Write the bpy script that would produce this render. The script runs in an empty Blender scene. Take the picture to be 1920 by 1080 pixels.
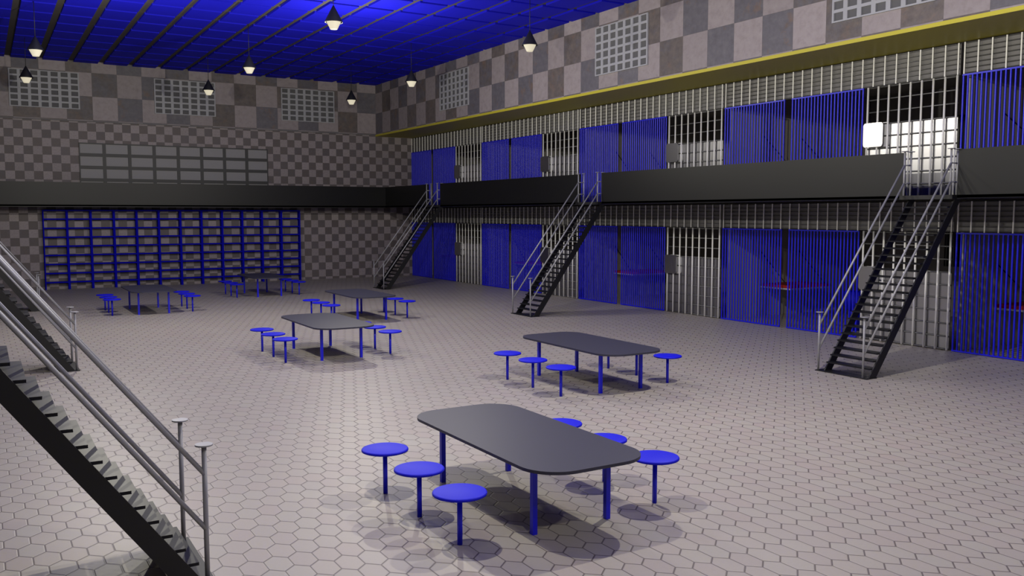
import bpy, bmesh, math, random
from mathutils import Vector, Matrix
random.seed(4)
scene = bpy.context.scene
COL = scene.collection
PI = math.pi

# ------------------------------------------------------------------ sizes (metres)
XU, XC, D, XK = 17.354, 19.33, 42.515, 26.0   # upper right wall, cell fronts, far wall, back of cells
XL = 8.11                                # centre line of the hall
ZC, ZB = 9.63, 7.187                     # ceiling panels, bottom of the big-tile walls
ZF, ZP0, ZP1 = 3.59, 3.525, 4.52         # balcony floor, parapet bottom and top
XP, YP = 17.27, 41.11                    # right parapet, far parapet
YB = -9.0                                # wall behind the camera
PER, S0 = 7.53, 12.383                   # cell pitch, far end of the nearest cell

# ------------------------------------------------------------------ materials
def mat(name, base=(.5, .5, .5), rough=.5, metal=0.0, spec=.5, emit=None, estr=0.0):
    m = bpy.data.materials.new(name); m.use_nodes = True
    b = m.node_tree.nodes['Principled BSDF']
    b.inputs['Base Color'].default_value = (*base, 1)
    b.inputs['Roughness'].default_value = rough
    b.inputs['Metallic'].default_value = metal
    b.inputs['Specular IOR Level'].default_value = spec
    if emit:
        b.inputs['Emission Color'].default_value = (*emit, 1)
        b.inputs['Emission Strength'].default_value = estr
    return m

class NB:
    """small node builder"""
    def __init__(s, m):
        s.m = m; s.t = m.node_tree; s.n = s.t.nodes; s.bsdf = s.n['Principled BSDF']
    def put(s, sock, v):
        if isinstance(v, bpy.types.NodeSocket): s.t.links.new(v, sock)
        else: sock.default_value = v
    def math(s, op, a, b=None, c=None):
        nd = s.n.new('ShaderNodeMath'); nd.operation = op
        s.put(nd.inputs[0], a)
        if b is not None: s.put(nd.inputs[1], b)
        if c is not None: s.put(nd.inputs[2], c)
        return nd.outputs[0]
    def xyz(s):
        g = s.n.new('ShaderNodeNewGeometry'); sp = s.n.new('ShaderNodeSeparateXYZ')
        s.t.links.new(g.outputs['Position'], sp.inputs[0]); s.pos = g.outputs['Position']
        return sp.outputs
    def comb(s, a, b, c=0.0):
        nd = s.n.new('ShaderNodeCombineXYZ')
        for i, v in enumerate((a, b, c)): s.put(nd.inputs[i], v)
        return nd.outputs[0]
    def noise(s, vec, scale, detail=4, rough=.55):
        nd = s.n.new('ShaderNodeTexNoise'); s.t.links.new(vec, nd.inputs['Vector'])
        nd.inputs['Scale'].default_value = scale; nd.inputs['Detail'].default_value = detail
        nd.inputs['Roughness'].default_value = rough
        return nd.outputs[0]
    def white(s, vec):
        nd = s.n.new('ShaderNodeTexWhiteNoise'); nd.noise_dimensions = '3D'
        s.t.links.new(vec, nd.inputs['Vector']); return nd.outputs[0]
    def ramp(s, f, stops):
        nd = s.n.new('ShaderNodeValToRGB'); s.t.links.new(f, nd.inputs[0])
        e = nd.color_ramp.elements
        while len(e) < len(stops): e.new(.5)
        for i, (p, c) in enumerate(stops):
            e[i].position = p; e[i].color = (*c, 1)
        return nd.outputs[0]
    def mix(s, f, a, b, mode='MIX'):
        nd = s.n.new('ShaderNodeMix'); nd.data_type = 'RGBA'; nd.blend_type = mode
        s.put(nd.inputs[0], f)
        for i, v in ((6, a), (7, b)):
            if isinstance(v, tuple): v = (*v, 1)
            s.put(nd.inputs[i], v)
        return nd.outputs[2]
    def bump(s, h, dist=.004, strength=.5):
        nd = s.n.new('ShaderNodeBump'); s.t.links.new(h, nd.inputs['Height'])
        nd.inputs['Distance'].default_value = dist; nd.inputs['Strength'].default_value = strength
        s.t.links.new(nd.outputs[0], s.bsdf.inputs['Normal'])

def tile_mat(name, axis, u0, v0, size, rough=.55, soft=0.0):
    """checker of lighter and darker stone tiles; axis 0: wall seen along y, 1: wall seen along x"""
    m = mat(name, rough=rough, spec=.35); b = NB(m); p = b.xyz()
    u = b.math('DIVIDE', b.math('SUBTRACT', p[axis], u0), size)
    v = b.math('DIVIDE', b.math('SUBTRACT', p[2], v0), size)
    iu, iv = b.math('FLOOR', u), b.math('FLOOR', v)
    fu, fv = b.math('FRACT', u), b.math('FRACT', v)
    odd = b.math('FLOORED_MODULO', b.math('ADD', iu, iv), 2.0)
    cell = b.comb(iu, iv, 3.0)
    rnd = b.white(cell)
    uv = b.comb(b.math('ADD', u, b.math('MULTIPLY', rnd, 37.0)), b.math('ADD', v, b.math('MULTIPLY', rnd, 19.0)), 0.0)
    n1 = b.noise(uv, 1.9, 6, .62); n2 = b.noise(uv, 5.0, 8, .65); n3 = b.noise(uv, 17.0, 4, .6)
    light = b.ramp(n2, [(.25, (.235, .200, .208)), (.5, (.300, .262, .272)), (.78, (.335, .300, .310))])
    slate = b.ramp(n2, [(.25, (.100, .093, .108)), (.5, (.127, .120, .140)), (.75, (.160, .152, .170))])
    brown = b.ramp(n2, [(.25, (.088, .074, .072)), (.5, (.130, .110, .106)), (.75, (.170, .140, .126))])
    dark = b.mix(b.ramp(b.math('ADD', n1, b.math('MULTIPLY', b.math('SUBTRACT', rnd, .5), .35)), [(.42, (0, 0, 0)), (.6, (1, 1, 1))]), slate, brown)
    dark = b.mix(soft, dark, (.128, .107, .108))
    rust = b.math('MULTIPLY', b.ramp(n1, [(.58, (0, 0, 0)), (.72, (1, 1, 1))]), .45 * (1 - soft))
    dark = b.mix(rust, dark, (.23, .13, .085))
    col = b.mix(odd, light, dark)
    tone = b.math('ADD', .92, b.math('MULTIPLY', b.white(b.comb(iv, iu, 8.0)), .16))
    col = b.mix(1.0, col, b.comb(tone, tone, tone), 'MULTIPLY')
    spk = b.ramp(n3, [(.2, (.8, .8, .8)), (.34, (1, 1, 1))])
    col = b.mix(1.0, col, spk, 'MULTIPLY')
    e = b.math('MINIMUM', b.math('MINIMUM', fu, b.math('SUBTRACT', 1.0, fu)), b.math('MINIMUM', fv, b.math('SUBTRACT', 1.0, fv)))
    seam = b.math('LESS_THAN', e, .006)
    col = b.mix(b.math('MULTIPLY', seam, .45), col, (.07, .06, .058))
    b.put(b.bsdf.inputs['Base Color'], col)
    return m

def floor_mat():
    m = mat('hex_paving', rough=.42, spec=.45); b = NB(m); p = b.xyz()
    X = b.math('DIVIDE', b.math('SUBTRACT', p[0], .291), .2275)
    Y = b.math('MULTIPLY', b.math('DIVIDE', b.math('SUBTRACT', p[1], 9.431), .305), .8660254)
    S3 = 1.7320508
    def cellof(ox, oy):
        ax = b.math('SUBTRACT', b.math('FLOORED_MODULO', b.math('ADD', X, .5 + ox), 1.0), .5)
        ay = b.math('SUBTRACT', b.math('FLOORED_MODULO', b.math('ADD', Y, S3 / 2 + oy), S3), S3 / 2)
        return ax, ay, b.math('ADD', b.math('MULTIPLY', ax, ax), b.math('MULTIPLY', ay, ay))
    ax, ay, al = cellof(0, 0); bx, by, bl = cellof(.5, S3 / 2)
    pick = b.math('LESS_THAN', al, bl)
    def sel(a, c): return b.math('ADD', c, b.math('MULTIPLY', pick, b.math('SUBTRACT', a, c)))
    gx, gy = sel(ax, bx), sel(ay, by)
    agx, agy = b.math('ABSOLUTE', gx), b.math('ABSOLUTE', gy)
    d = b.math('MAXIMUM', agx, b.math('ADD', b.math('MULTIPLY', agx, .5), b.math('MULTIPLY', agy, .8660254)))
    edge = b.math('SUBTRACT', .5, d)
    idx = b.math('ROUND', b.math('MULTIPLY', b.math('SUBTRACT', X, gx), 2.0)); idy = b.math('ROUND', b.math('MULTIPLY', b.math('SUBTRACT', Y, gy), 2.0))
    rnd = b.white(b.comb(idx, idy, 1.0)); rnd2 = b.white(b.comb(idx, idy, 5.0))
    n = b.noise(b.pos, 26.0, 5, .6); big = b.noise(b.pos, .55, 3, .5)
    base = b.mix(rnd, (.405, .350, .312), (.422, .385, .330))
    base = b.mix(b.math('MULTIPLY', rnd2, .35), base, (.385, .372, .328))
    t = b.math('ADD', .86, b.math('ADD', b.math('MULTIPLY', n, .16), b.math('MULTIPLY', big, .12)))
    base = b.mix(1.0, base, b.comb(t, t, t), 'MULTIPLY')
    grout = b.ramp(edge, [(.016, (1, 1, 1)), (.034, (0, 0, 0))])
    col = b.mix(grout, base, (.135, .112, .105))
    b.put(b.bsdf.inputs['Base Color'], col)
    b.put(b.bsdf.inputs['Roughness'], b.math('ADD', .40, b.math('MULTIPLY', n, .12)))
    b.bump(b.ramp(edge, [(.012, (0, 0, 0)), (.05, (1, 1, 1))]), .006, .35)
    return m

def speck(m, amount=.12, scale=9.0):
    """slight unevenness of paint"""
    b = NB(m); b.xyz()
    c = tuple(b.bsdf.inputs['Base Color'].default_value)[:3]
    n = b.noise(b.pos, scale, 5, .6)
    t = b.math('ADD', 1.0 - amount / 2, b.math('MULTIPLY', n, amount))
    b.put(b.bsdf.inputs['Base Color'], b.mix(1.0, c, b.comb(t, t, t), 'MULTIPLY'))
    return m

M = {}
M['floor'] = floor_mat()
M['wall_r'] = tile_mat('big_stone_tile_right', 1, 25.598, 8.223, 1.0)
M['wall_f'] = tile_mat('big_stone_tile_far', 0, 15.375, 8.223, 1.0)
M['wall_fu'] = tile_mat('small_stone_tile_upper', 0, 17.355, 6.741 + .349, .348, soft=.7)
M['wall_fl'] = tile_mat('small_stone_tile_lower', 0, 13.932 - .347, 1.525 + .349 * 2 - .020, .348, soft=.7)
BLUE = (.007, .008, .72)
M['blue'] = speck(mat('blue_paint', BLUE, .38, 0, .45), .06)
M['shelfblue'] = speck(mat('matt_blue_shelf_paint', (.003, .003, .42), .75, 0, .06), .06)
M['seatblue'] = speck(mat('blue_seat_enamel', (.006, .007, .66), .55, 0, .24), .04)
M['ceil'] = speck(mat('blue_ceiling_panel', (.0065, .0065, .52), .7, 0, .15), .08, 2.0)
M['slab'] = speck(mat('grey_ceiling_slab', (.075, .068, .064), .8, 0, .2), .2, 3.0)
M['top'] = speck(mat('dark_grey_table_laminate', (.044, .0435, .066), .48, 0, .32), .08)
M['black'] = speck(mat('black_painted_steel', (.006, .0058, .0062), .5, 0, .5), .15)
M['para'] = speck(mat('charcoal_sheet_steel', (.0035, .0035, .004), .45, 0, .38), .10, 1.5)
M['tread'] = speck(mat('stair_tread_steel', (.010, .010, .0135), .44, 0, .22), .12)
M['rail'] = speck(mat('galvanised_pipe', (.33, .33, .35), .5, .2, .5), .05, 3.0)
M['chrome'] = mat('bright_steel_bar', (.86, .855, .86), .45, .1, .5)
M['xbar'] = mat('steel_crossbar', (.17, .17, .175), .42, .6)
M['plate'] = mat('satin_steel_plate', (.40, .397, .42), .285, 1.0)
M['head'] = speck(mat('grey_header_sheet', (.165, .160, .168), .6, .0, .4), .12)
M['cell'] = speck(mat('grey_cell_plaster', (.42, .40, .39), .8, 0, .2), .2, 2.0)
M['conc'] = speck(mat('grey_concrete', (.24, .23, .22), .8, 0, .2), .2, 2.0)
M['yellow'] = speck(mat('yellow_beam_paint', (.50, .44, .035), .5, 0, .4), .08)
M['vent'] = speck(mat('pale_grey_grille_paint', (.36, .365, .395), .5, 0, .3), .06)
M['hole'] = speck(mat('dark_grey_grille_back', (.115, .115, .122), .7, 0, .2), .06)
M['wframe'] = speck(mat('dark_window_frame', (.040, .040, .043), .5, 0, .4), .08)
M['pane'] = speck(mat('dull_grey_window_pane', (.27, .265, .28), .5, 0, .3), .05)
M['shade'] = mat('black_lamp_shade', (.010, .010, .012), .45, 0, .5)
M['glow'] = mat('lit_lamp_glass', (.25, .24, .2), .6, 0, .2, (1.0, .90, .66), .56)
M['cord'] = mat('black_cord', (.01, .01, .01), .6)
M['red'] = speck(mat('red_brown_mattress', (.40, .030, .022), .8, 0, .2), .2, 12)
M['white'] = mat('pale_bunk_frame', (.55, .55, .58), .4, .3)

# ------------------------------------------------------------------ mesh helpers
def bx(bm, x0, x1, y0, y1, z0, z1):
    v = [bm.verts.new(p) for p in ((x0, y0, z0), (x1, y0, z0), (x1, y1, z0), (x0, y1, z0), (x0, y0, z1), (x1, y0, z1), (x1, y1, z1), (x0, y1, z1))]
    for f in ((0, 3, 2, 1), (4, 5, 6, 7), (0, 1, 5, 4), (1, 2, 6, 5), (2, 3, 7, 6), (3, 0, 4, 7)):
        bm.faces.new([v[i] for i in f])
def cyl(bm, a, b, r0, r1=None, n=12, caps=True, smooth=True):
    a, b = Vector(a), Vector(b); r1 = r0 if r1 is None else r1
    ax = (b - a).normalized(); t = Vector((0, 0, 1)) if abs(ax.z) < .9 else Vector((1, 0, 0))
    u = ax.cross(t).normalized(); w = ax.cross(u)
    A, B = [], []
    for i in range(n):
        k = 2 * PI * i / n; d = u * math.cos(k) + w * math.sin(k)
        A.append(bm.verts.new(a + d * r0)); B.append(bm.verts.new(b + d * r1))
    for i in range(n):
        f = bm.faces.new((A[i], A[(i + 1) % n], B[(i + 1) % n], B[i])); f.smooth = smooth
    if caps:
        bm.faces.new(A); bm.faces.new(list(reversed(B)))
def lathe(bm, prof, n=32, smooth=True):
    rings = []
    for r, z in prof:
        rings.append([bm.verts.new((r * math.cos(2 * PI * i / n), r * math.sin(2 * PI * i / n), z)) for i in range(n)] if r > 1e-6 else [bm.verts.new((0, 0, z))])
    for a, b in zip(rings, rings[1:]):
        for i in range(n):
            j = (i + 1) % n
            q = [a[i % len(a)], a[j % len(a)], b[j % len(b)], b[i % len(b)]]
            q = list(dict.fromkeys(q))
            f = bm.faces.new(q); f.smooth = smooth
def prism(bm, pts, a, b, axis):
    """outline pts extruded along axis 0/1/2 from a to b"""
    def P(p, t):
        return ((t, p[0], p[1]), (p[0], t, p[1]), (p[0], p[1], t))[axis]
    A = [bm.verts.new(P(p, a)) for p in pts]; B = [bm.verts.new(P(p, b)) for p in pts]
    n = len(pts)
    bm.faces.new(A); bm.faces.new(list(reversed(B)))
    for i in range(n): bm.faces.new((A[i], B[i], B[(i + 1) % n], A[(i + 1) % n]))
def rrect(hx, hy, r, n=8, cx=0, cy=0):
    o = []
    for sx, sy, a0 in ((1, 1, 0), (-1, 1, 90), (-1, -1, 180), (1, -1, 270)):
        for i in range(n + 1):
            k = math.radians(a0 + 90 * i / n)
            o.append((cx + sx * (hx - r) + r * math.cos(k), cy + sy * (hy - r) + r * math.sin(k)))
    return o
def gridplate(bm, xs, zs, holes, y0, y1):
    """plate with rectangular holes: xs/zs are break lists, holes a set of (i,k) cells left open (plane xz, thickness y)"""
    for i in range(len(xs) - 1):
        for k in range(len(zs) - 1):
            if (i, k) not in holes: bx(bm, xs[i], xs[i + 1], y0, y1, zs[k], zs[k + 1])
def obj(name, bm, m, parent=None, loc=None):
    me = bpy.data.meshes.new(name)
    bmesh.ops.recalc_face_normals(bm, faces=bm.faces)
    bm.to_mesh(me); bm.free(); me.materials.append(M[m] if isinstance(m, str) else m)
    o = bpy.data.objects.new(name, me); COL.objects.link(o)
    if parent: o.parent = parent
    if loc: o.location = loc
    return o
def box(name, b, m, parent=None):
    bm = bmesh.new(); bx(bm, *b); return obj(name, bm, m, parent)
def thing(name, label, cat, loc=(0, 0, 0), rz=0, group=None):
    o = bpy.data.objects.new(name, None); COL.objects.link(o)
    o.empty_display_size = .2
    o.location = loc; o.rotation_euler = (0, 0, rz); o['label'] = label; o['category'] = cat
    if group: o['group'] = group
    return o
def tag(o, label, cat, group=None):
    o['label'] = label; o['category'] = cat
    if group: o['group'] = group
    return o
def struct(o, label, cat):
    o['kind'] = 'structure'; o['label'] = label; o['category'] = cat
    return o
def dup(root, loc, label, rz=None, group=None):
    r = root.copy(); COL.objects.link(r); r.location = loc; r['label'] = label
    if rz is not None: r.rotation_euler = (0, 0, rz)
    if group: r['group'] = group
    for ch in list(root.children):
        c = ch.copy(); COL.objects.link(c); c.parent = r
        for g in list(ch.children):
            d = g.copy(); COL.objects.link(d); d.parent = c
    return r

# ------------------------------------------------------------------ setting
XLW = 2 * XL - XC                                     # left cell line (out of view)
struct(box('floor', (XLW - 4, XK + .2, YB, D + .3, -.3, 0), 'floor'), 'floor of pale hexagonal pavers across the whole hall', 'floor')
c = struct(box('ceiling', (XLW - .3, XK + .4, YB, D + .3, 9.70, 9.95), 'slab'), 'ceiling of blue square panels with dark gaps', 'ceiling')
bm = bmesh.new()
xs = [1.254 + 1.1637 * k for k in range(-6, 16)]; ys = [26.70 + 1.493 * k for k in range(-25, 12)]
XUL = 2 * XL - XU
for i in range(len(xs) - 1):
    for j in range(len(ys) - 1):
        x0, x1 = max(xs[i] + .115, XUL), min(xs[i + 1] - .115, XU)
        y0, y1 = max(ys[j] + .09, YB), min(ys[j + 1] - .09, D - .02)
        if x1 - x0 > .1 and y1 - y0 > .1: bx(bm, x0, x1, y0, y1, ZC, 9.70)
obj('panel', bm, 'ceil', c)['label'] = 'blue ceiling panels'
struct(box('wall_right', (XU, XU + .25, YB, D + .2, ZB, 9.70), 'wall_r'), 'upper right wall of large checkered stone tiles', 'wall')
struct(box('wall_far', (XLW - .3, XU, D - .05, D + .2, ZB, 9.70), 'wall_f'), 'upper far wall of large checkered stone tiles', 'wall')
struct(box('wall_far_middle', (XLW - .3, XK + .4, D, D + .2, ZF, ZB), 'wall_fu'), 'far wall of small checkered tiles above the balcony', 'wall')
struct(box('wall_far_lower', (XLW - .3, XK + .4, D, D + .2, 0, ZF), 'wall_fl'), 'far wall of small checkered tiles under the balcony', 'wall')
struct(box('trim_1', (XU - .012, XC + .06, YB, D, 7.10, ZB), 'yellow'), 'long yellow beam soffit under the upper right wall', 'beam')
struct(box('trim_2', (XLW - .3, XU - .02, D - .085, D, ZB - .035, ZB), 'head'), 'thin ledge under the upper far wall', 'ledge')
struct(box('floor_balcony', (XP + .0, XK + .2, YB, D, 3.53, ZF), 'black'), 'dark balcony floor in front of the upper cells', 'floor')
struct(box('floor_balcony_far', (XLW, XP, YP, D, 3.50, ZF), 'black'), 'dark balcony floor along the far wall', 'floor')
struct(box('wall_cells_back', (XK, XK + .2, YB, D, 0, 7.5), 'cell'), 'grey back wall of the cells', 'wall')
struct(box('ceiling_cells', (XC + .06, XK + .2, YB, D, 7.10, 7.3), 'cell'), 'grey ceiling over the upper cells', 'ceiling')
struct(box('wall_back', (XLW - .3, XK + .4, YB - .2, YB, 0, 9.95), 'conc'), 'plain wall behind the viewer', 'wall')
# left side (outside the photograph): parapet, lower wall, upper wall
struct(box('wall_left_lower', (XLW - .3, XLW, YB, D, 0, ZB), 'conc'), 'lower wall of the left side', 'wall')
struct(box('wall_left', (XUL - .25, XUL, YB, D, ZB, 9.70), 'conc'), 'upper wall of the left side', 'wall')
struct(box('floor_balcony_left', (XLW, 2 * XL - XP, YB, D, 3.50, ZF), 'black'), 'balcony floor of the left side', 'floor')
struct(box('ceiling_left', (XLW - .3, XUL, YB, D, ZB, ZB + .2), 'conc'), 'soffit of the left side', 'ceiling')

# window of the far wall
w = thing('window_1', 'wide grey window of many panes in dark frame above the far balcony', 'window', (0, D, 0)); w['kind'] = 'structure'
xs = [3.775]
for i in range(8): xs += [3.815 + 1.0175 * i, 3.815 + 1.0175 * i + .885]
xs += [11.86]
zs = [3.60]; rows = [6.205 - .5325 * k for k in range(5)]
for zt in reversed(rows): zs += [zt - .395, zt]
zs += [6.255]
holes = {(2 * i + 1, 2 * k + 1) for i in range(8) for k in range(5)}
bm = bmesh.new(); gridplate(bm, xs, zs, holes, -.07, -.002); obj('frame', bm, 'wframe', w)
for i in range(8):
    for k in range(5):
        bm = bmesh.new(); bx(bm, xs[2 * i + 1], xs[2 * i + 2], -.03, -.002, zs[2 * k + 1], zs[2 * k + 2]); obj('pane', bm, 'pane', w)

# ------------------------------------------------------------------ wall grilles
def vent_meshes():
    W, Hh = 2.63, 1.53
    xs = [0]
    for i in range(7): xs += [.052 + i * .3767, .052 + i * .3767 + .262]
    xs += [W]; zs = [0]
    for k in range(6): zs += [.036 + k * .2555, .036 + k * .2555 + .182]
    zs += [Hh]
    t = thing('ventilation_grille', '', 'grille', group='square-holed grilles high on the walls')
    bm = bmesh.new(); gridplate(bm, xs, zs, {(2 * i + 1, 2 * k + 1) for i in range(7) for k in range(6)}, -.045, 0); obj('frame', bm, 'vent', t)
    bm = bmesh.new(); bx(bm, .01, W - .01, -.012, -.002, .01, Hh - .01); obj('backing', bm, 'hole', t)
    return t
v = vent_meshes()
FV = [(1.253, 'pale grille high on the far wall, leftmost of the three there'), (6.88, 'pale grille high on the far wall, middle one of three'), (12.555, 'pale grille high on the far wall, nearest the corner')]
for i, (x, lb) in enumerate(FV):
    if i == 0: v.location = (x, D - .05, 7.65); v['label'] = lb
    else: dup(v, (x, D - .05, 7.65), lb)
for y, lb in ((32.48, 'pale grille high on the right wall, nearest the far corner'), (21.12, 'pale grille high on the right wall, second from the far corner'), (11.77, 'pale grille at the top edge of the right wall, nearest one')):
    dup(v, (XU, y + 2.63, 7.64), lb, rz=-PI / 2)

# ------------------------------------------------------------------ tables and stools
def make_table(label, loc):
    t = thing('dining_table', label, 'table', loc, group='steel dining tables on the floor')
    bm = bmesh.new(); prism(bm, rrect(.69, 1.54, .40, 10), .728, .76, 2)
    bmesh.ops.bevel(bm, geom=[e for e in bm.edges if abs(e.verts[0].co.z - e.verts[1].co.z) < 1e-5], offset=.008, segments=2, affect='EDGES')
    obj('tabletop', bm, 'top', t)
    for sx in (-1, 1):
        for sy in (-1, 1):
            bm = bmesh.new(); bx(bm, sx * .455 - .027, sx * .455 + .027, sy * 1.02 - .027, sy * 1.02 + .027, 0, .728)
            obj('leg', bm, 'blue', t)
    return t
def make_stool(label, loc):
    t = thing('stool', label, 'stool', loc, group='round blue stools beside the tables')
    bm = bmesh.new(); lathe(bm, [(0, .495), (.245, .495), (.266, .503), (.268, .516), (.262, .527), (.25, .531), (0, .533)], 40)
    obj('seat', bm, 'seatblue', t)
    bm = bmesh.new(); cyl(bm, (0, 0, 0), (0, 0, .497), .026, n=16); obj('post', bm, 'blue', t)
    return t
TABLES = [
    ((5.09, 8.36), 'dark grey table standing nearest the viewer', 'nearest table'),
    ((9.87, 13.70), 'dark grey table second from the viewer, on the right toward the stairs', 'second-nearest table'),
    ((6.76, 19.70), 'dark grey table third from the viewer, left of middle', 'third-nearest table'),
    ((10.02, 26.03), 'dark grey table just behind the third-nearest one', 'fourth-nearest table'),
    ((4.69, 31.32), 'dark grey table in front of the left half of the blue shelves', 'left far table'),
    ((9.57, 35.45), 'dark grey table in front of the right end of the blue shelves', 'farthest table'),
]
t0 = s0 = None
for (cx, cy), lb, nick in TABLES:
    if t0 is None: t0 = make_table(lb, (cx, cy, 0))
    else: dup(t0, (cx, cy, 0), lb)
    for sx, side in ((-1, 'left'), (1, 'right')):
        for k, w_ in ((-1, 'nearest'), (0, 'middle'), (1, 'farthest')):
            lb2 = 'round blue stool at the %s, %s one on its %s side' % (nick, w_, side)
            p = (cx + sx * 1.217, cy + k * .925 + .04, 0)
            if s0 is None: s0 = make_stool(lb2, p)
            else: dup(s0, p, lb2)

# ------------------------------------------------------------------ pendant lamps
def make_lamp(label, loc):
    t = thing('pendant_lamp', label, 'lamp', loc, group='black pendant lamps hanging from the ceiling')
    bm = bmesh.new(); lathe(bm, [(.012, .43), (.235, .005), (.235, -.01), (.222, -.01), (.006, .405)], 32); obj('shade', bm, 'shade', t)
    bm = bmesh.new(); lathe(bm, [(0, .02), (.184, .02), (.184, .0), (.092, -.185), (0, -.187)], 32, False); obj('diffuser', bm, 'glow', t)
    bm = bmesh.new(); cyl(bm, (0, 0, .42), (0, 0, 9.70 - loc[2]), .010, n=8); obj('cord', bm, 'cord', t)
    return t
ZL = 8.19
LAMPS = [((8.15, 22.72), 'black pendant lamp nearest the top edge, middle row'),
         ((14.23, 22.80), 'black pendant lamp against the right wall, nearest of its row'),
         ((1.69, 31.20), 'black pendant lamp against the ceiling, left row'),
         ((8.15, 31.20), 'black pendant lamp in the middle row, second from the top edge'),
         ((14.25, 31.28), 'black pendant lamp before the right wall, second of its row'),
         ((1.69, 37.60), 'black pendant lamp in front of the leftmost grille'),
         ((8.18, 37.65), 'black pendant lamp in front of the middle far grille'),
         ((14.26, 37.65), 'black pendant lamp right of the grille nearest the corner')]
l0 = None
for (x, y), lb in LAMPS:
    if l0 is None: l0 = make_lamp(lb, (x, y, ZL))
    else: dup(l0, (x, y, ZL), lb)

# ------------------------------------------------------------------ staircases
def make_stairs(label, right, n, sx=1):
    """local x climbs, local y across; posts at y=0 and y=W"""
    W = 1.073
    xb = 14.631 if right else 1.587
    t = thing('staircase', label, 'staircase', (xb, n, 0), group='black steel staircases up to the balcony')
    s = sx
    def X(a, b): return (min(s * a, s * b), max(s * a, s * b))
    y0, y1 = -.11, W - .13
    bm = bmesh.new(); bx(bm, *X(-.05, .27), -.12, W + .045, 0.0, .018); obj('base_plate', bm, 'black', t)
    for yy in (y0, y1):
        bm = bmesh.new()
        pts = [(s * .035, .018), (s * .255, .018), (s * 2.76, 1.383 * 2.76 - .335), (s * 2.76, 3.5), (s * 2.56, 3.5)]
        pts = [(s * .045, .018), (s * .256, .018), (s * 2.773, 3.5), (s * 2.573, 3.5)]
        prism(bm, pts, yy, yy + .03, 1); obj('stringer', bm, 'black', t)
    for k in range(1, 24):
        z = .2 + .1433 * (k - 1); x = .084 + .1038 * (k - 1)
        bm = bmesh.new(); bx(bm, *X(x, x + .235), y0 + .03, y1, z - .028, z); obj('tread', bm, 'tread', t)
    bm = bmesh.new(); bx(bm, *X(2.47, XP - 14.631 - .002), y0, W + .04, 3.505, ZF); obj('landing', bm, 'black', t)
    def post(x, y, z0, z1, conn=None):
        bm = bmesh.new(); cyl(bm, (s * x, y, z0), (s * x, y, z1 - .012), 0.0215, n=14); p = obj('post', bm, 'rail', t)
        bm = bmesh.new(); cyl(bm, (s * x, y, z1 - .014), (s * x, y, z1), .075, n=28); obj('cap', bm, 'rail', p)
    for y in (0, W):
        post(0, y, .018, 1.212); post(2.556, y, 3.505, 4.545); post(2.775, y, ZF, 4.545)
        for za, zb in ((.945, 4.244), (.455, 3.857)):
            bm = bmesh.new(); cyl(bm, (0, y, za), (s * 2.556, y, zb), 0.0215, n=14); obj('handrail', bm, 'rail', t)
            bm = bmesh.new(); cyl(bm, (s * 2.556, y, zb), (s * 2.775, y, zb), .015, n=12); obj('rail_link', bm, 'rail', t)
    return t
RS = [(11.1855, 'black staircase with grey pipe rails on the right, nearest of its three'),
      (23.3867, 'black staircase with grey pipe rails on the right, middle of three'),
      (35.1348, 'black staircase with grey pipe rails by the far right corner')]
r0 = None
for n, lb in RS:
    if r0 is None: r0 = make_stairs(lb, True, n)
    else: dup(r0, (14.631, n, 0), lb)
LS = [(7.878, 'black staircase at the left edge, nearest the viewer'),
      (20.109, 'black staircase at the left edge, seen behind the nearest handrails'),
      (33.2, 'black staircase at the left edge, farthest one before the shelves')]
q0 = None
for n, lb in LS:
    if q0 is None: q0 = make_stairs(lb, False, n, -1)
    else: dup(q0, (1.587, n, 0), lb)

# ------------------------------------------------------------------ parapets
def parapet(x0, x1, y0, y1, label):
    bm = bmesh.new(); bx(bm, x0, x1, y0, y1, ZP0, ZP1)
    o = obj('balcony_parapet', bm, 'para'); tag(o, label, 'parapet', 'dark sheet parapets of the balcony'); return o
XQ = XP + .05
gaps = [(n - .11, n + 1.073 + .06) for n, _ in RS]
parapet(XP, XQ, YB, gaps[0][0], 'dark balcony parapet at the right edge, in front of the nearest staircase')
parapet(XP, XQ, gaps[0][1], gaps[1][0], 'dark balcony parapet between the nearest and middle right staircases')
parapet(XP, XQ, gaps[1][1], gaps[2][0], 'dark balcony parapet between the middle and far right staircases')
parapet(XP, XQ, gaps[2][1], YP + .05, 'short dark balcony parapet between far right staircase and corner')
parapet(XLW, XP, YP, YP + .05, 'long dark balcony parapet across the far wall above the shelves')
lg = [(n - .115, n + 1.133) for n, _ in LS]
XR = 2 * XL - XP
prev = YB
for a, b_ in lg + [(YP, YP)]:
    o = box('balcony_parapet', (XR - .05, XR, prev, a, ZP0, ZP1), 'para'); prev = b_
    tag(o, 'balcony parapet of the left side, out of view', 'parapet', 'parapets of the left balcony')

# ------------------------------------------------------------------ cells
NUM = {4: 'first', 3: 'second', 2: 'third', 1: 'fourth', 0: 'fifth'}
def tname(lev, n): return '%s %s cell from the far wall' % (NUM[n], ('lower', 'upper')[lev])
def make_gate(label, loc):                                  # local y runs 0 .. -2.32, z 0 .. 2.77
    t = thing('barred_gate', label, 'gate', loc, group='blue barred gates of the cells')
    bm = bmesh.new(); bx(bm, -.02, .02, -2.32, 0, 2.735, 2.77); obj('top_rail', bm, 'blue', t)
    bm = bmesh.new(); bx(bm, -.02, .02, -2.32, 0, 0.012, .045); obj('bottom_rail', bm, 'blue', t)
    bar = None
    for i in range(22):
        y = -.02 - i * (2.28 / 21)
        if bar is None:
            bm = bmesh.new(); cyl(bm, (0, 0, .04), (0, 0, 2.74), .0215, n=10, caps=False); bar = obj('bar', bm, 'blue', t); b_ = bar
        else:
            b_ = bar.copy(); COL.objects.link(b_); b_.parent = t
        b_.location = (0, y, 0)
    return t
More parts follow.
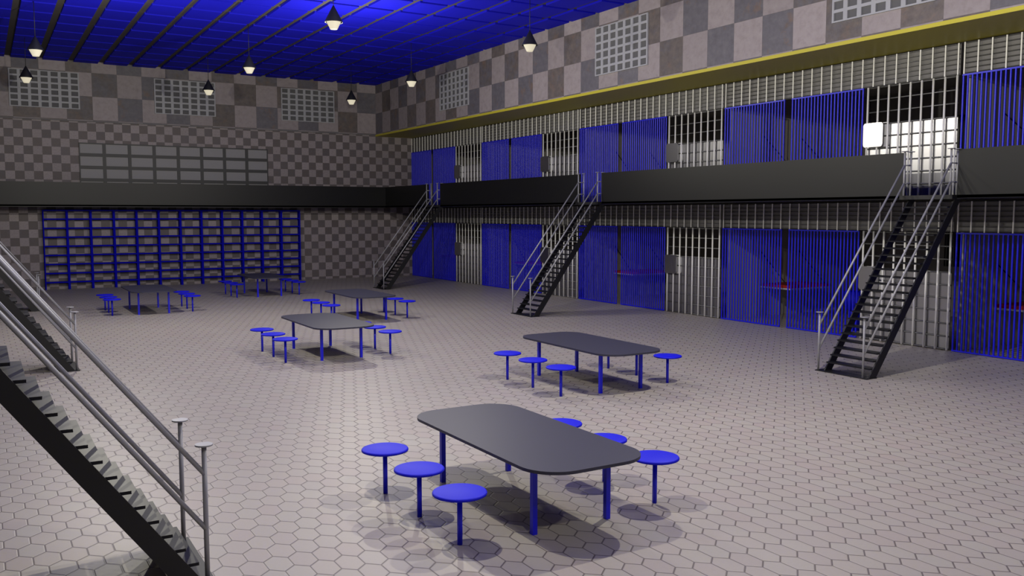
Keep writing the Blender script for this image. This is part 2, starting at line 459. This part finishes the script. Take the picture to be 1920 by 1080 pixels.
def make_grille(label, loc):                                # local y 0 .. -2.42
    t = thing('grille_door', label, 'door', loc, group='steel grille doors of the cells')
    bar = None
    for i in range(9):
        y = -.02 - i * (2.38 / 8)
        if bar is None:
            bm = bmesh.new(); cyl(bm, (0, 0, .012), (0, 0, 2.765), .0245, n=12); bar = obj('bar', bm, 'chrome', t); b_ = bar
        else:
            b_ = bar.copy(); COL.objects.link(b_); b_.parent = t
        b_.location = (0, y, 0)
    for k in range(10):
        z = .03 + k * (2.715 / 9.0)
        bm = bmesh.new(); cyl(bm, (.03, 0, z), (.03, -2.42, z), .017, n=10); obj('crossbar', bm, 'xbar', t)
    bm = bmesh.new(); bx(bm, .055, .075, -2.42, 0, .012, 1.84); obj('door_plate', bm, 'plate', t)
    bm = bmesh.new(); prism(bm, rrect(.285, .30, .075, 6, -.255, 1.575), -.085, -.045, 0); obj('lock_box', bm, 'plate', t)
    bm = bmesh.new(); prism(bm, rrect(.285, .30, .075, 6, -.345, 1.575), .035, .056, 0); obj('lock_back_plate', bm, 'chrome', t)
    return t
def make_header(label, loc):                                # local y 0 .. -7.42
    t = thing('header_grille', label, 'grille', loc, group='barred header grilles over the cell doors')
    bm = bmesh.new(); bx(bm, .06, .08, -7.42, 0, 2.78, 3.485); obj('backing', bm, 'head', t)
    bar = None
    for i in range(24):
        y = -.02 - i * (7.38 / 23)
        if bar is None:
            bm = bmesh.new(); cyl(bm, (0, 0, 2.775), (0, 0, 3.485), .0175, n=10, caps=False); bar = obj('bar', bm, 'chrome', t); b_ = bar
        else:
            b_ = bar.copy(); COL.objects.link(b_); b_.parent = t
        b_.location = (0, y, 0)
    for k in range(7):
        z = 2.80 + k * .112
        bm = bmesh.new(); cyl(bm, (.022, 0, z), (.022, -7.42, z), .011, n=8); obj('crossbar', bm, 'xbar', t)
    return t
def make_bunk(label, loc):                                  # hangs on the divider at local y 0, x from the cell front
    t = thing('wall_bunk', label, 'bunk', loc, group='bunks hanging on chains in the cells')
    bm = bmesh.new(); bx(bm, 1.62, 3.45, -1.22, -.012, .90, .945); obj('frame', bm, 'white', t)
    bm = bmesh.new(); prism(bm, rrect(.90, .58, .06, 5, 2.535, -.615), .945, 1.03, 2); obj('mattress', bm, 'red', t)
    for x in (1.66, 3.35):
        bm = bmesh.new(); cyl(bm, (x, -1.16, .94), (x, -.012, 2.0), .016, n=8); obj('chain', bm, 'black', t)
    return t
def make_bars(label, loc):
    t = thing('barred_opening', label, 'window', loc, group='small barred openings in the back walls of cells')
    bm = bmesh.new(); gridplate(bm, [-.91, -.85, .85, .91], [1.5, 1.56, 2.64, 2.70], {(1, 1)}, -.03, 0)
    f = obj('frame', bm, 'cell', t); f.rotation_euler = (0, 0, -PI / 2)
    bm = bmesh.new(); bx(bm, -.004, -.002, -.85, .85, 1.56, 2.64); obj('dark_sheet', bm, 'shade', t)  # flat black sheet stands in for the shade inside the opening
    for i in range(14):
        bm = bmesh.new(); cyl(bm, (-.025, -.78 + i * .12, 1.56), (-.025, -.78 + i * .12, 2.64), .022, n=8); obj('bar', bm, 'rail', t)
    return t
P = {}
for lev in (0, 1):
    z = lev * ZF
    for n in (4, 3, 2, 1, 0):
        S = S0 + PER * n
        nm = tname(lev, n)
        def place(key, fn, loc, lb):
            if key not in P: P[key] = fn(lb, loc)
            else: dup(P[key], loc, lb)
        place('gate', make_gate, (XC, S - .005, z), 'far leaf of the blue barred gates, %s' % nm)
        place('gate', make_gate, (XC, S - 2.575, z), 'near leaf of the blue barred gates, %s' % nm)
        place('grille', make_grille, (XC, S - 5.005, z), 'steel grille door with plate in the %s' % nm)
        place('header', make_header, (XC, S - .01, z), 'grey barred header grille over the doors of the %s' % nm)
        place('bunk', make_bunk, (XC, S - .005, z), 'red bunk on chains in the %s' % nm)
        place('bars', make_bars, (XK, S - 3.75, z), 'small barred opening in the back wall of the %s' % nm)
for lev in (0, 1):
    for n in range(-2, 6):
        S = S0 + PER * n
        if S > D: continue
        struct(box('wall_divider', (XC + .30, XK, S, S + .075, (0, ZF)[lev], (3.5, 7.1)[lev]), 'cell'), 'grey dividing wall between two cells', 'wall')
# continuation of the cell fronts beyond the right edge of the frame
for lev in (0, 1):
    struct(box('wall_right_lower', (XC, XC + .1, YB, S0 - PER, (0, ZF)[lev], (3.5, 7.1)[lev]), 'blue'), 'cell front wall beyond the right edge of the picture', 'wall')
# blue pedestal behind the nearest-but-one gate
t = thing('pedestal_basin', 'bright blue pedestal basin behind the gates near the right staircase', 'basin', (20.6, 16.06, 0))
bm = bmesh.new(); lathe(bm, [(0, 0), (.17, 0), (.15, .40), (.18, .56), (0, .56)], 28); obj('pedestal', bm, 'seatblue', t)
bm = bmesh.new(); lathe(bm, [(0, .56), (.22, .56), (.30, .72), (.31, 1.08), (.27, 1.08), (.2, .85), (0, .80)], 28); obj('bowl', bm, 'seatblue', t)

# ------------------------------------------------------------------ blue shelving along the far wall
def make_shelf(label, loc):
    t = thing('shelving_unit', label, 'shelf', loc, group='blue shelving units along the far wall')
    W, HH, DP = .919, 3.38, .30
    for x in (0, W - .045):
        bm = bmesh.new(); bx(bm, x, x + .045, -DP, 0, 0, HH); obj('side_panel', bm, 'shelfblue', t)
    bm = bmesh.new(); bx(bm, .045, W - .045, -DP, 0, HH - .05, HH); obj('top_panel', bm, 'shelfblue', t)
    for k in range(8):
        z = .333 + k * .3835
        bm = bmesh.new(); bx(bm, .045, W - .045, -DP, 0, z - .055, z); obj('shelf', bm, 'shelfblue', t)
    return t
ORD = ['first', 'second', 'third', 'fourth', 'fifth', 'sixth', 'seventh', 'eighth', 'ninth', 'tenth', 'eleventh', 'twelfth']
h0 = None
for i in range(12):
    lb = 'empty blue shelving unit on the far wall, %s from the left' % ORD[i]
    p = (2.267 + i * .919, D - .01, 0)
    if h0 is None: h0 = make_shelf(lb, p)
    else: dup(h0, p, lb)

# ------------------------------------------------------------------ light
def point(x, y, z, power, col=(1, .97, .95), r=.07, name='unseen_light'):
    l = bpy.data.lights.new(name, 'POINT'); l.energy = power; l.color = col; l.shadow_soft_size = r
    o = bpy.data.objects.new(name, l); COL.objects.link(o); o.location = (x, y, z); return o
for x, y, pw in ((3.2, 1.3, 420), (10.0, 1.3, 520), (3.4, 9.7, 830), (10.0, 9.7, 1150), (3.0, 18.4, 480), (9.4, 18.4, 600), (2.9, 26.4, 880), (10.0, 26.4, 760)):  # no fixtures; the pair nearest the camera is added to brighten the near floor
    point(x, y, 6.98, pw, (1, .955, .80), .06, 'unseen_hall_light')
wd = bpy.data.worlds.new('world'); wd.use_nodes = True; scene.world = wd
wd.node_tree.nodes['Background'].inputs[0].default_value = (.05, .05, .06, 1)
wd.node_tree.nodes['Background'].inputs[1].default_value = 1.0

# ------------------------------------------------------------------ camera
cam = bpy.data.cameras.new('camera'); co = bpy.data.objects.new('camera', cam); COL.objects.link(co)
cam.sensor_width = 36; cam.lens = 1666.8 * 36 / 1920
co.location = (0, 0, 3.2005); co.rotation_euler = (PI / 2 - .0831, .0003, -.5383)
cam.clip_end = 200; scene.camera = co
vs = scene.view_settings
vs.view_transform = 'Standard'; vs.look = 'None'; vs.exposure = 0.0; vs.gamma = 1.0; vs.use_curve_mapping = False
scene.cycles.use_denoising = True
scene.cycles.max_bounces = 8
scene.cycles.sample_clamp_indirect = 3.0
